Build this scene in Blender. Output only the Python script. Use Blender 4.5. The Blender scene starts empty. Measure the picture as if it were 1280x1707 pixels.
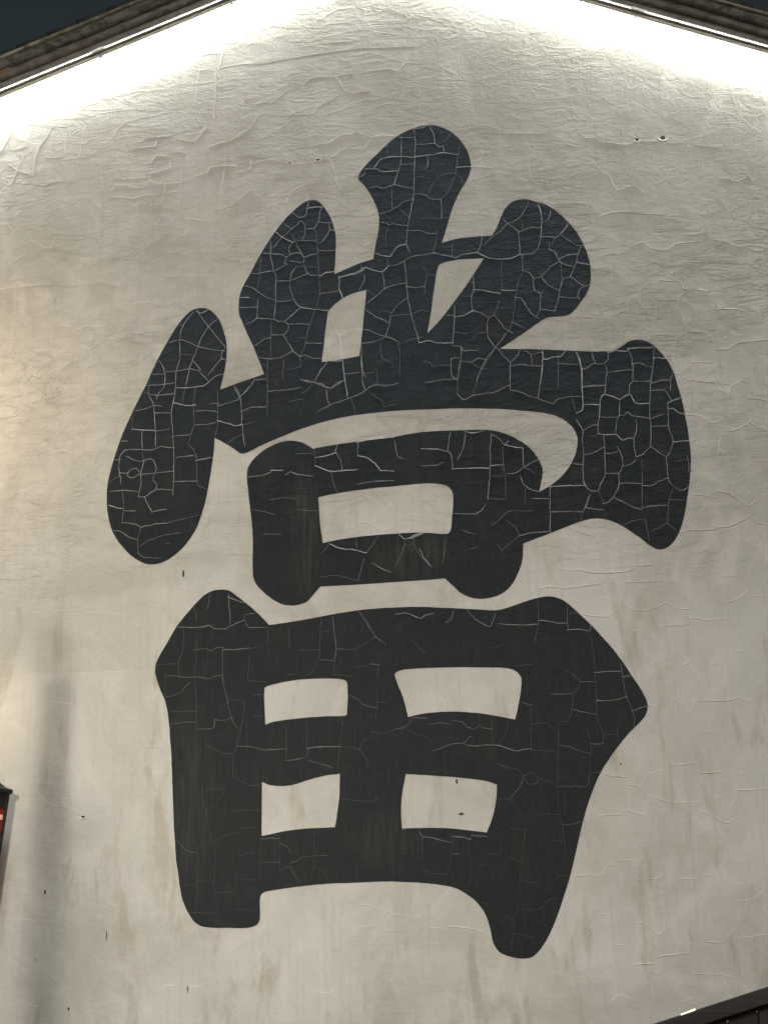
import bpy, bmesh, math, random
from mathutils import Vector, Matrix, noise
random.seed(7)

# ------------------------------------------------------------------ camera
FPX, PITCH, ROLL, YAW, DIST, EYE = 2466.0, 19.0, 2.0, -2.0, 8.0, 1.6
SC = bpy.context.scene
COL = SC.collection
_p, _r, _y = map(math.radians, (PITCH, ROLL, YAW))
F0 = Vector((math.sin(_y)*math.cos(_p), math.cos(_y)*math.cos(_p), math.sin(_p)))
R0 = Vector((math.cos(_y), -math.sin(_y), 0))
U0 = R0.cross(F0)
RV = R0*math.cos(_r) - U0*math.sin(_r)
UV = U0*math.cos(_r) + R0*math.sin(_r)
CAMPOS = Vector((0, -DIST, EYE))
cd = bpy.data.cameras.new('camera'); cam = bpy.data.objects.new('camera', cd); COL.objects.link(cam)
cd.sensor_fit = 'VERTICAL'; cd.sensor_height = 36.0; cd.sensor_width = 27.0
cd.lens = FPX/1707*36.0
cd.clip_start = 0.05; cd.clip_end = 3000
m = Matrix((RV, UV, -F0)).transposed().to_4x4(); m.translation = CAMPOS
cam.matrix_world = m
SC.camera = cam

# ------------------------------------------------------------------ dusk sky, soft front light, exposure
SUN_EL, SUN_AZ = 32.0, 14.0        # azimuth measured from behind the camera, towards the left
w = bpy.data.worlds.new('World'); SC.world = w; w.use_nodes = True
nt = w.node_tree; nt.nodes.clear()
sky = nt.nodes.new('ShaderNodeTexSky'); sky.sky_type = 'NISHITA'; sky.sun_disc = False
sky.sun_elevation = math.radians(1.0); sky.sun_rotation = math.radians(180-SUN_AZ)
sky.air_density = 1.0; sky.dust_density = 4.0; sky.ozone_density = 0.8
bg = nt.nodes.new('ShaderNodeBackground'); bg.inputs[1].default_value = 0.035
wo = nt.nodes.new('ShaderNodeOutputWorld')
nt.links.new(sky.outputs[0], bg.inputs[0]); nt.links.new(bg.outputs[0], wo.inputs[0])
sd = bpy.data.lights.new('sun', 'SUN'); sun = bpy.data.objects.new('sun', sd); COL.objects.link(sun)
sd.energy = .98; sd.angle = math.radians(20); sd.color = (1.0, 0.985, 0.95)
_e, _a = math.radians(SUN_EL), math.radians(SUN_AZ)
tosun = Vector((math.sin(_a)*math.cos(_e), -math.cos(_a)*math.cos(_e), math.sin(_e)))
sun.rotation_euler = tosun.to_track_quat('Z', 'Y').to_euler()
sun.location = (-6, -12, 10)
vs = SC.view_settings
vs.view_transform = 'Standard'; vs.look = 'None'; vs.exposure = 0.44; vs.gamma = 1.0; vs.use_curve_mapping = False

SC.cycles.max_bounces = 4; SC.cycles.diffuse_bounces = 3; SC.cycles.glossy_bounces = 2; SC.cycles.transmission_bounces = 2

# ------------------------------------------------------------------ helpers
def P(px, py, yo=0.0):
    """the point of the plane y = yo that shows at a photo pixel"""
    d = F0*FPX + RV*(px-640) + UV*(853.5-py)
    t = (yo-CAMPOS.y)/d.y
    q = CAMPOS + d*t
    return q.x, q.z

def link(name, me, mat=None, parent=None, label=None, cat=None, group=None, kind=None):
    o = bpy.data.objects.new(name, me); COL.objects.link(o)
    if mat is not None and me is not None and not me.materials: me.materials.append(mat)
    if parent is not None: o.parent = parent
    for k, v in (('label', label), ('category', cat), ('group', group), ('kind', kind)):
        if v: o[k] = v
    return o
def empty(name, loc, label, cat, group=None):
    o = link(name, None, label=label, cat=cat, group=group)
    o.location = loc; o.empty_display_size = 0.2
    return o
class MB:
    def __init__(s): s.v, s.f = [], []
    def add(s, vs_, fs):
        n = len(s.v); s.v += [tuple(v) for v in vs_]; s.f += [tuple(i+n for i in f) for f in fs]
    def box(s, c, d, M=None):
        c = Vector(c); hx, hy, hz = d[0]/2, d[1]/2, d[2]/2
        vs_ = [Vector((x, y, z)) for x in (-hx, hx) for y in (-hy, hy) for z in (-hz, hz)]
        vs_ = [(M @ v if M else v) + c for v in vs_]
        s.add(vs_, [(0,1,3,2), (4,6,7,5), (0,4,5,1), (2,3,7,6), (0,2,6,4), (1,5,7,3)])
    def tube(s, a, b, r0, r1=None, n=10, caps=True):
        a, b = Vector(a), Vector(b); r1 = r0 if r1 is None else r1
        z = (b-a).normalized(); x = z.orthogonal().normalized(); y = z.cross(x)
        ring = lambda c, r: [c + (x*math.cos(t) + y*math.sin(t))*r for t in [2*math.pi*i/n for i in range(n)]]
        fs = [(i, (i+1) % n, n+(i+1) % n, n+i) for i in range(n)]
        if caps: fs += [tuple(range(n-1, -1, -1)), tuple(range(n, 2*n))]
        s.add(ring(a, r0)+ring(b, r1), fs)
    def lathe(s, c, prof, n=16, rot=0.0, caps=True):
        c = Vector(c); vs_ = []
        for r, z in prof:
            vs_ += [c + Vector((r*math.cos(2*math.pi*i/n+rot), r*math.sin(2*math.pi*i/n+rot), z)) for i in range(n)]
        fs = []
        for k in range(len(prof)-1):
            fs += [(k*n+i, k*n+(i+1) % n, (k+1)*n+(i+1) % n, (k+1)*n+i) for i in range(n)]
        if caps: fs += [tuple(range(n-1, -1, -1)), tuple(range((len(prof)-1)*n, len(prof)*n))]
        s.add(vs_, fs)
    def mesh(s, name, smooth=False):
        me = bpy.data.meshes.new(name); me.from_pydata(s.v, [], s.f); me.update()
        if smooth:
            for p in me.polygons: p.use_smooth = True
        return me
    def build(s, name, mat=None, parent=None, smooth=False, **k):
        return link(name, s.mesh(name, smooth), mat, parent, **k)
def bevel(o, wdt, seg=2):
    bm = bmesh.new(); bm.from_mesh(o.data)
    bmesh.ops.recalc_face_normals(bm, faces=bm.faces)
    bmesh.ops.bevel(bm, geom=list(bm.edges), offset=wdt, segments=seg, profile=0.6, affect='EDGES', clamp_overlap=True)
    bm.to_mesh(o.data); bm.free(); return o

# ------------------------------------------------------------------ materials
class NG:
    def __init__(s, name):
        s.m = bpy.data.materials.new(name); s.m.use_nodes = True; s.t = s.m.node_tree; s.t.nodes.clear()
        s.out = s.n('ShaderNodeOutputMaterial'); s.b = s.n('ShaderNodeBsdfPrincipled'); s.l(s.b.outputs[0], s.out.inputs[0])
        s.co = s.n('ShaderNodeTexCoord').outputs['Object']
    def n(s, t, **k):
        x = s.t.nodes.new(t)
        for a, v in k.items(): setattr(x, a, v)
        return x
    def l(s, a, b): s.t.links.new(a, b)
    def setv(s, inp, v):
        if hasattr(v, 'links'): s.l(v, inp)
        else: inp.default_value = v
    def flat(s):
        sp = s.n('ShaderNodeSeparateXYZ'); s.l(s.co, sp.inputs[0]); cb = s.n('ShaderNodeCombineXYZ')
        s.l(sp.outputs[0], cb.inputs[0]); s.l(sp.outputs[2], cb.inputs[1]); s.src = cb.outputs[0]; s.dim = '2D'
        return sp.outputs[2]
    src = None; dim = '3D'
    def mp(s, scale=(1,1,1), rot=(0,0,0), loc=(0,0,0), src=None):
        if s.dim == '2D':
            scale = (scale[0], scale[2], 1); rot = (0, 0, -rot[1]); loc = (loc[0], loc[2], 0); src = src or s.src
        x = s.n('ShaderNodeMapping'); s.l(src or s.co, x.inputs[0])
        x.inputs['Scale'].default_value = scale; x.inputs['Rotation'].default_value = rot; x.inputs['Location'].default_value = loc
        return x.outputs[0]
    def noise(s, vec, scale=1, detail=4, rough=.5, dist=0, typ=None, lac=2.0):
        x = s.n('ShaderNodeTexNoise', noise_dimensions=s.dim)
        if typ: x.noise_type = typ
        x.normalize = True if not typ else x.normalize
        s.l(vec, x.inputs['Vector']); x.inputs['Scale'].default_value = scale; x.inputs['Detail'].default_value = detail
        x.inputs['Roughness'].default_value = rough; x.inputs['Distortion'].default_value = dist; x.inputs['Lacunarity'].default_value = lac
        return x.outputs['Fac']
    def math(s, op, a, b=0.0, c=0.0):
        x = s.n('ShaderNodeMath', operation=op)
        s.setv(x.inputs[0], a); s.setv(x.inputs[1], b)
        if op in ('MULTIPLY_ADD', 'SMOOTH_MIN', 'COMPARE'): s.setv(x.inputs[2], c)
        return x.outputs[0]
    def mr(s, v, a, b, c=0.0, d=1.0, smooth=True):
        x = s.n('ShaderNodeMapRange', interpolation_type='SMOOTHSTEP' if smooth else 'LINEAR')
        s.l(v, x.inputs[0])
        for i, q in enumerate((a, b, c, d)): x.inputs[i+1].default_value = q
        return x.outputs[0]
    def mix(s, f, a, b, mode='MIX'):
        x = s.n('ShaderNodeMix', data_type='RGBA', blend_type=mode)
        s.setv(x.inputs[0], f)
        for i, v in ((6, a), (7, b)):
            if hasattr(v, 'links'): s.l(v, x.inputs[i])
            else: x.inputs[i].default_value = (*v, 1)
        return x.outputs[2]
    def col(s, c): s.setv(s.b.inputs['Base Color'], c if hasattr(c, 'links') else (*c, 1))
    def rough(s, r): s.setv(s.b.inputs['Roughness'], r)
    def bump(s, h, dist=1.0, strength=1.0):
        x = s.n('ShaderNodeBump'); x.inputs['Distance'].default_value = dist; x.inputs['Strength'].default_value = strength
        s.l(h, x.inputs['Height']); s.l(x.outputs[0], s.b.inputs['Normal'])

def relief(g, gain=1.0):
    """heights in metres of the crumpled lime plaster, the same field under the white and the black paint"""
    Z = g.flat()
    hi = g.math('MULTIPLY', g.mr(Z, 3.3, 5.1, 0.16, 1.5), g.mr(Z, 6.0, 7.2, .92, .42))
    hi2 = g.math('MULTIPLY', g.mr(Z, 3.0, 5.1, .40, 1.35), g.mr(Z, 6.0, 7.2, 1.0, .6))
    patch = g.mr(g.noise(g.mp((.9, 1, 1.3)), 1.0, 3, .6, .5), .38, .60, .12, 1.0)
    # sideways wrinkles
    n1 = g.noise(g.mp((3.6, 1, 10.0), (0, .06, 0)), 1.0, 4.5, .60, .35)
    r1 = g.math('ABSOLUTE', g.math('SUBTRACT', n1, .5)); r1 = g.math('POWER', g.math('SUBTRACT', 1.0, g.math('MULTIPLY', r1, 2.0)), 6.0)
    n2 = g.noise(g.mp((6, 1, 28.0), (0, -.04, 0), (3, 0, 9)), 1.0, 3, .55, .4)
    # slanting creases in patches
    n3 = g.noise(g.mp((5, 1, 26.0), (0, math.radians(38), 0), (1, 0, 4)), 1.0, 5, .6, .5)
    p3 = g.mr(g.noise(g.mp((1.6, 1, 1.6), (0, 0, 0), (7, 0, 2)), 1.0, 2, .5, 0), .56, .68)
    # broad hollows, trowel marks, brush marks, grain
    n4 = g.noise(g.mp((1.4, 1, 1.8), (0, 0, 0), (2, 0, 5)), 1.0, 3, .5, .3)
    n5 = g.noise(g.mp((70, 1, 5), (0, 0, 0)), 1.0, 3, .6, 0)
    n6 = g.noise(g.mp((60, 60, 60)), 1.0, 4, .6, 0)
    n7 = g.noise(g.mp((13, 1, 17), (0, .3, 0), (4, 0, 1)), 1.0, 6, .68, .7)
    a = g.math('MULTIPLY', g.math('MULTIPLY', hi, patch), g.math('ADD', g.math('MULTIPLY', r1, .0080), g.math("MULTIPLY", n2, .0050)))
    b = g.math('MULTIPLY', g.math('MULTIPLY', hi, p3), g.math('MULTIPLY', n3, .0180))
    c = g.math('ADD', g.math('MULTIPLY', n4, .018), g.math('MULTIPLY', n5, .00035))
    d = g.math('ADD', g.math('MULTIPLY', n6, .00055), g.math('MULTIPLY', g.math('MULTIPLY', n7, hi2), .0120))
    # hair-fine crazing: small raised edges of a warped cell pattern
    wv = g.n('ShaderNodeTexNoise', noise_dimensions='2D'); g.l(g.mp((3, 1, 3)), wv.inputs['Vector']); wv.inputs['Detail'].default_value = 3
    va = g.n('ShaderNodeVectorMath', operation='MULTIPLY_ADD'); g.l(wv.outputs['Color'], va.inputs[0]); va.inputs[1].default_value = (.9, .9, 0); g.l(g.mp((4.2, 1, 5.6)), va.inputs[2])
    vo = g.n('ShaderNodeTexVoronoi', voronoi_dimensions='2D', feature='DISTANCE_TO_EDGE'); g.l(va.outputs[0], vo.inputs['Vector']); vo.inputs['Scale'].default_value = 1.0
    cr = g.math('MULTIPLY', g.mr(vo.outputs['Distance'], 0, .045, 1, 0), g.mr(g.noise(g.mp((2.2, 1, 2.2), (0, 0, 0), (6, 0, 6)), 1.0, 2, .5, 0), .44, .6))
    e = g.math('MULTIPLY', g.math('MULTIPLY', cr, hi), .0020)
    h = g.math('ADD', g.math('ADD', g.math('ADD', a, b), g.math('ADD', c, d)), e)
    h = g.math('MULTIPLY', h, .86)
    if gain != 1.0: h = g.math('MULTIPLY', h, gain)
    return h, Z

def mat_wall(name, tint=1.0, shards=False):
    g = NG(name); h, Z = relief(g)
    big = g.mr(g.noise(g.mp((.8, 1, .9), (0, 0, 0), (5, 0, 3)), 1.0, 5, .6, .6), .35, .66)
    c = g.mix(big, tuple(x*tint for x in (.615, .612, .572)), tuple(x*tint for x in (.500, .492, .445)))
    cloud = g.mr(g.noise(g.mp((3.2, 1, 2.2), (0, 0, 0), (1, 0, 8)), 1.0, 5, .65, .9), .42, .72)
    c = g.mix(g.math('MULTIPLY', cloud, .55), c, (.69, .675, .63))
    low = g.mr(Z, 4.6, 3.4, 0, 1)
    stain = g.mr(g.noise(g.mp((5.5, 1, 1.5), (0, 0, 0), (9, 0, 2)), 1.0, 6, .62, .3), .54, .72)
    c = g.mix(g.math('MULTIPLY', g.math('MULTIPLY', stain, low), .70), c, (.40, .37, .29))
    vert = g.noise(g.mp((38, 1, 1.3), (0, 0, 0), (2, 0, 7)), 1.0, 4, .6, .2)
    c = g.mix(g.math('MULTIPLY', g.mr(vert, .5, .8), .30), c, (.46, .43, .37))
    # the coat above the day joint on the left is a shade greyer than the one below it
    X_ = g.n('ShaderNodeSeparateXYZ'); g.l(g.co, X_.inputs[0]); xa, za = P(0, 1131); xb, zb = P(225, 1119)
    ln = g.math('SUBTRACT', Z, g.math('MULTIPLY_ADD', X_.outputs[0], (zb-za)/(xb-xa), za-xa*(zb-za)/(xb-xa)))
    ln = g.math('ADD', ln, g.math('MULTIPLY', g.math('SUBTRACT', g.noise(g.mp((7, 1, 2)), 1.0, 3, .6, 0), .5), .03))
    up = g.math('MULTIPLY', g.mr(ln, 0, .008), g.mr(ln, .9, .05)); up = g.math('MULTIPLY', up, g.mr(X_.outputs[0], P(430, 1130)[0], P(150, 1130)[0]))
    c = g.mix(g.math('MULTIPLY', up, .24), c, (.43, .42, .375))
    scrub = g.mr(g.noise(g.mp((13, 1, 17), (0, .7, 0), (3, 0, 3)), 1.0, 5, .7, 1.2), .50, .74)
    c = g.mix(g.math('MULTIPLY', scrub, .28), c, (.70, .69, .65))
    tintp = g.mr(g.noise(g.mp((.7, 1, 1.1), (0, 0, 0), (11, 0, 5)), 1.0, 3, .6, .6), .42, .62)
    c = g.mix(g.math('MULTIPLY', tintp, .28), c, (.50, .50, .44))
    g.col(c); g.rough(.78); g.b.inputs['Specular IOR Level'].default_value = .25
    g.bump(h); return g.m

def mat_ink():
    g = NG('black_ink_paint'); h, Z = relief(g, .75)
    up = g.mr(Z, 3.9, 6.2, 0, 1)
    c = g.mix(up, (.0125, .0168, .0188), (.0225, .0335, .0470))  # upper strokes bluer and lighter: sky reflection put into the colour
    wear = g.mr(g.noise(g.mp((6, 1, 1.4), (0, 0, 0), (3, 0, 6)), 1.0, 6, .65, .3), .50, .78)
    c = g.mix(g.math('MULTIPLY', wear, .45), c, (.044, .040, .035))
    fib = g.noise(g.mp((95, 1, 5), (0, 0, 0)), 1.0, 3, .6, 0)
    c = g.mix(g.math('MULTIPLY', g.mr(fib, .45, .8), .5), c, (.034, .036, .036))
    for (qx, qy, rx, rz, amt) in ((508, 880, .085, .42, .55), (690, 925, .22, .16, .45), (320, 1330, .13, .5, .35), (640, 1400, .18, .16, .35)):
        X0, Z0 = P(qx, qy); d2 = g.n('ShaderNodeVectorMath', operation='LENGTH')
        g.l(g.mp((1/rx, 1, 1/rz), (0, 0, 0), (-X0/rx, 0, -Z0/rz)), d2.inputs[0])
        brush = g.mr(g.noise(g.mp((42, 1, 3.0), (0, .03, 0), (qx, 0, 1)), 1.0, 4, .65, 0), .36, .68)
        f = g.math('MULTIPLY', g.math('MULTIPLY', g.mr(d2.outputs['Value'], 1.25, .35), brush), amt)
        c = g.mix(f, c, (.074, .066, .057))
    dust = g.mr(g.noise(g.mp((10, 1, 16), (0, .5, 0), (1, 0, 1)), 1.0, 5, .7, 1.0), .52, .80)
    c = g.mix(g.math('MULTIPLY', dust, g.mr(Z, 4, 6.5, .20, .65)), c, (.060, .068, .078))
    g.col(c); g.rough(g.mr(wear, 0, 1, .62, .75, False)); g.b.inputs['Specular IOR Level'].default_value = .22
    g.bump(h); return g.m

def mat_crack_black():
    g = NG('bared_plaster_in_crack')
    a = g.n('ShaderNodeAttribute'); a.attribute_name = 'bared'
    n = g.mr(g.noise(g.mp((9, 9, 9)), 1.0, 5, .7, 0), .36, .64)
    f = g.math('MULTIPLY', a.outputs['Fac'], g.math('MULTIPLY_ADD', n, .45, .60))
    g.col(g.mix(f, (.022, .027, .031), (.60, .625, .62))); g.rough(.7); return g.m

def simple(name, c1, c2=None, scale=(8, 8, 8), rough=.7, bump=0.0, metal=0.0, lo=.35, hi=.65, spec=.4, detail=5):
    g = NG(name)
    v = g.noise(g.mp(scale), 1.0, detail, .6, .4)
    g.col(g.mix(g.mr(v, lo, hi), c1, c2 or c1)); g.rough(rough); g.b.inputs['Metallic'].default_value = metal
    g.b.inputs['Specular IOR Level'].default_value = spec
    if bump: g.bump(g.math('MULTIPLY', v, bump))
    return g.m
def glow(name, color, strength, base=(.8, .8, .8)):
    g = NG(name); g.col(base); g.b.inputs['Emission Color'].default_value = (*color, 1); g.b.inputs['Emission Strength'].default_value = strength
    return g.m

M = {}
M['wall'] = mat_wall('limewashed_plaster')
M['lip'] = mat_wall('plaster_lip', 1.28)  # lighter than the wall: highlights along crack lips put into the colour
M['litlip'] = simple('lit_lip_white', (.80, .79, .75), rough=.8)  # white for the light caught by the lower lips of the holes
M['ink'] = mat_ink()
M['crack'] = mat_crack_black()
M['holeshade'] = simple('hole_shade', (.05, .045, .038), (.10, .09, .075), (40, 40, 40), .9)  # dark colour painted in place of the shade inside the holes
M['stone_a'] = simple('grey_plaster_course', (.15, .145, .13), (.24, .235, .215), (7, 7, 18), .85, .006)
M['stone_w'] = simple('whitewashed_course', (.48, .465, .41), (.60, .585, .53), (7, 7, 18), .8, .004)
M['stone_b'] = simple('weathered_brick_course', (.085, .08, .068), (.17, .16, .14), (9, 9, 22), .88, .010)
M['stone_c'] = simple('mottled_brick_course', (.045, .045, .038), (.14, .14, .12), (16, 16, 26), .9, .012, detail=8)
M['moss'] = simple('mossy_edge', (.10, .11, .07), (.30, .31, .24), (12, 12, 12), .9, .006)
M['tile'] = simple('dark_clay_tile', (.018, .020, .022), (.040, .042, .042), (14, 14, 14), .8, .006)
M['metal'] = simple('galvanised_channel', (.30, .30, .28), (.42, .42, .39), (30, 4, 30), .45, .0, .7)
M['pvc'] = simple('white_cable_cover', (.66, .66, .60), (.76, .76, .70), (10, 10, 10), .4)
M['terracotta'] = simple('broken_brick', (.30, .16, .09), (.42, .26, .16), (20, 20, 20), .9, .004)
M['screw'] = simple('zinc_screw', (.8, .8, .78), None, rough=.3)
M['timber'] = simple('black_brown_timber', (.010, .008, .0065), (.028, .021, .017), (30, 30, 2.2), .6, .003)
M['trim'] = simple('tarred_timber_trim', (.011, .010, .0095), (.028, .025, .022), (3, 30, 30), .6, .003)
M['iron'] = simple('black_iron', (.014, .014, .016), (.030, .029, .028), (20, 20, 20), .5, 0, .3)
M['led'] = glow('led_tube', (.97, 1.0, .94), 52.0)
M['pane'] = glow('lit_lantern_pane', (1.0, .60, .42), .22, (.45, .30, .22))
M['redpane'] = glow('red_lantern_paper', (.8, .05, .03), .04, (.16, .012, .010))
M['globe'] = glow('lamp_globe', (1.0, .89, .77), 4900.0)
M['paving'] = simple('grey_paving', (.10, .097, .09), (.15, .145, .135), (3, 3, 3), .85, .01)
M['rooftop'] = simple('clay_roof', (.02, .022, .024), (.045, .045, .045), (6, 6, 6), .85, .01)
M['post'] = simple('painted_post', (.03, .02, .015), (.05, .035, .028), (20, 20, 3), .6, .002)

# ------------------------------------------------------------------ ground
g_ = MB(); g_.add([(-400, -400, 0), (400, -400, 0), (400, 400, 0), (-400, 400, 0)], [(0, 1, 2, 3)])
g_.build('ground', M['paving'], kind='structure')

# ------------------------------------------------------------------ gable house: wall
# the rake lines of the roof, from the lower edge of the eave (plane 0.10 m in front of the wall)
EY = -0.10
(lx0, lz0), (lx1, lz1) = P(0, 166, EY), P(403, 0, EY)
(rx0, rz0), (rx1, rz1) = P(953, 0, EY), P(1280, 92, EY)
sl, sr = (lz1-lz0)/(lx1-lx0), (rz1-rz0)/(rx1-rx0)
ax = ((rz0 - sr*rx0) - (lz0 - sl*lx0))/(sl-sr); az = lz0 + sl*(ax-lx0)
print('APEX', ax, az, 'slopes', sl, sr)
HW = 5.2
house = empty('gable_house', (0, 0, 0), 'white plastered gable-end house wall bearing one huge black painted Chinese character under its pitched eave', 'house')
def rake_z(x): return az + (sl*(x-ax) if x < ax else sr*(x-ax))
gw = MB()
top = .03
gw.add([(ax-HW, 0, -.2), (ax+HW, 0, -.2), (ax+HW, 0, rake_z(ax+HW)+top), (ax, 0, az+top), (ax-HW, 0, rake_z(ax-HW)+top),
        (ax-HW, .4, -.2), (ax+HW, .4, -.2), (ax+HW, .4, rake_z(ax+HW)+top), (ax, .4, az+top), (ax-HW, .4, rake_z(ax-HW)+top)],
       [(0, 1, 2, 3, 4), (9, 8, 7, 6, 5), (0, 5, 6, 1), (1, 6, 7, 2), (4, 9, 5, 0)])
gw.build('wall', M['wall'], house)
for s in (-1, 1):
    b = MB(); x = ax+s*(HW-.2); b.box((x, 3.3, rake_z(x)/2-.1), (.4, 5.8, rake_z(x))); b.build('side_wall', M['wall'], house)
b = MB(); b.box((ax, 6.4, rake_z(ax+HW)/2), (2*HW, .4, rake_z(ax+HW))); b.build('rear_wall', M['wall'], house)

# ------------------------------------------------------------------ the traced outlines (photo pixels on the wall plane)
UPPER = """596.9 296.5 610 275 629.7 255.5 652.6 234 679 217.7 711.7 208.5 738 212.8 761 227.6 777.3 249 784.5 275 780.6 294.8 769 314.5 757.6 337.5 747.8 367 736.3 404.7 * 759.7 398.3 786.2 394.8 819.4 393 * 827.4 379.7 836.7 357 844.7 343.8 858 334.5 876.5 331.9 895 337 911 342 929.7 354.4 948.3 371.7 964.2 393 974.8 414.2 982 435.5 984.6 459.4 982.8 475.3 976.2 491.2 966.9 504.5 956.2 517.8 945.6 525.2 929.7 527 913.7 528.4 900.5 535 876.5 552.3 852.6 568.3 832.5 581.3 * 900 582.6 1015.9 585.7 1033.5 579 1047.2 569.3 1062.8 566.2 1078.4 569.3 1094 581 1109.7 598.6 1121.4 620 1131.2 649.4 1139 680.6 1146.8 723.6 1150.7 758.8 1149.9 790 1144.8 829 1137 872 1127.3 895.5 1113.6 911 1098 915.8 1082.3 909 1062.8 893.5 1039.4 877.9 1016 867.3 992.5 864.2 973 867.3 933.9 881.8 898.8 895.5 871.4 906 * 870.6 930.6 863.6 954 851.9 975.5 836.3 989.2 812.8 997 789.4 997 769.8 989.2 754.2 975.5 741.3 963.8 * 711 966.6 680 968.5 606.9 973.6 533.7 977.7 * 523.6 989.8 509.4 1004 485 1009.3 462.7 1004 440.3 987.8 426 971.6 422 955.3 421.2 886.3 416 837.5 412.7 805 412.7 782.7 422 766.4 440.3 750.2 464.7 738 485 734.3 505.3 738 521.6 748.1 * 566.3 740 655.6 728.6 680 723.4 719 718.9 766 717 812.8 716.6 836.3 721.6 859.7 731.4 883.1 747 896.8 764.6 903.4 780.2 903.8 790 898 820.5 * 922.2 805.6 945.6 782.2 959.3 754.8 962.4 733.4 958 717.7 945.6 704 930 694.3 910.5 688.4 875.3 684.5 836.3 681.4 758 680.6 680 683.4 647.5 685.5 590.6 692 550 700 505.3 713.6 468.7 727.8 436.2 742 411.9 754 401.7 755.4 387.5 746 357.8 729.5 * 357.6 740 355 764.4 348.9 805 340.8 841.6 328.6 878 310.3 906.6 286 929 261.6 939.9 239.2 938.3 212.8 920.8 192.5 894.4 182.3 866 178.3 837.5 180.3 805 190.5 764.4 204.7 723.8 221 687.2 243.3 642.5 261.6 601.9 281.9 565.3 300.2 536.9 318.4 518.6 334.7 513.3 351 517.4 365.2 532.8 374.5 557.2 378.6 581.6 375.3 614 367.2 649.4 * 404 636 440.7 623.4 * 424 581.6 407.8 545 398.9 520.6 399 498 405.2 478 419.8 451.4 437 419.5 459.7 385 477 363.7 488.9 351.8 499.5 342.5 512.8 334.5 523.4 333.5 532.7 337.2 542 347.8 551.3 363.7 558 382.3 560 395.6 559.3 416.9 557.4 457 * 576.5 448.7 597.8 439.4 622.2 432 * 625.7 411.6 631 382.3 631 358.4 625.7 339.8 615 320 605.8 306.6"""
LOWER = """367.2 983 381 984.7 398 996 422.2 1015 439.4 1032.2 448.7 1041.8 * 487.5 1036.3 535.6 1027.7 583.8 1019 628.5 1014.3 680 1011.6 694.4 1011.6 746 1013.3 797.5 1016 821.6 1017.4 838.8 1015 866.3 1005.7 893.8 997 914.4 994.4 931.6 997.8 948.8 1008 969.4 1027 993.5 1051 1021 1082 1045 1114.7 1065.7 1145.6 1076 1164.5 1079 1176.6 1076 1190.3 1067.4 1202.4 1048.5 1221.3 1031.3 1242 1014 1266 998.6 1291.8 984.5 1324.7 975 1355 964 1400 954.5 1441.6 944.2 1479.4 930.5 1520.6 916.7 1555 901.3 1580.8 885.8 1595.6 870.3 1598 849.7 1594.5 832.5 1587 822.2 1572 818 1551.6 810 1525.8 794.7 1503.4 774 1488 750 1477.7 715.6 1472.5 674.4 1470 640 1469.4 583 1471.5 535 1473.9 493.8 1478.3 452.5 1484.5 438.8 1488 433.6 1494.8 433 1532.7 428.4 1541.3 414.7 1546.4 390.6 1547 339 1544.7 325.3 1537.8 315 1524 304.7 1500 297.8 1462.2 292.7 1417.5 289.2 1348.8 287 1284 284.7 1241.9 280.6 1193.8 276 1169.7 267.5 1149 260 1128.5 258.6 1114.7 262.3 1101 277.8 1073.4 295 1044.2 315.6 1018.4 336.3 996 351.7 985.8"""
HOLES = ["""546.5 518.3 * 560.6 504.5 576.5 493.9 592.5 487.3 610.5 482.7 * 605.8 533.7 599 593.5 * 571.2 598.8 536.2 603.3 *""",
"""730.5 443.4 741 436.8 767.6 432 806.2 430.1 * 786.2 462 759.7 499.2 733 533.7 712.4 555.5 * 717.2 525.8 723.8 478""",
"""530.5 828.6 * 566.3 821.3 620 813.8 680 807.8 703.4 805.6 730.8 806.4 744.5 809.5 753 817.3 755 829 753.4 864.2 750.3 885.7 745.6 890 703.4 887.7 680 888.3 606.9 893.6 566.3 899.3 537.8 905.4 * 533 870""",
"""441 1146.7 446.3 1143.2 487.5 1134.3 535.6 1130.9 566.6 1131.9 576.9 1135.3 579 1142.2 578.6 1190.3 576.2 1192.7 532.2 1194.4 480.6 1199.6 453 1204 442 1208.5 *""",
"""657.2 1124 661 1119.9 677.2 1115.4 728.8 1112.6 797.5 1112.3 845.6 1114 861 1119.8 868.7 1130 868.3 1145.6 862.8 1180 858 1199.6 * 825 1193 783.8 1187.6 742.5 1186.5 704.7 1189.6 679.6 1195.5 * 673.8 1169.7""",
"""437 1303 * 449 1308.2 466.3 1310.3 486.9 1308.5 517.8 1298.9 545.3 1292 567 1289.6 * 565.3 1328 560.8 1366 558.4 1378.7 * 517.8 1380.7 480 1384.8 436.3 1393.4 *""",
"""676 1290.3 * 726 1293 777.5 1297.2 811.9 1302.3 828 1308.2 * 826.3 1335 820.5 1362.5 811.2 1387.6 * 787.8 1384.8 743 1380.4 670 1380.7 * 668.2 1352.2 671 1317.8"""]
def parse(s):
    out = []; t = s.split(); i = 0
    while i < len(t):
        if t[i] == '*': out[-1][2] = True; i += 1
        else: out.append([float(t[i]), float(t[i+1]), False]); i += 2
    return out
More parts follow.
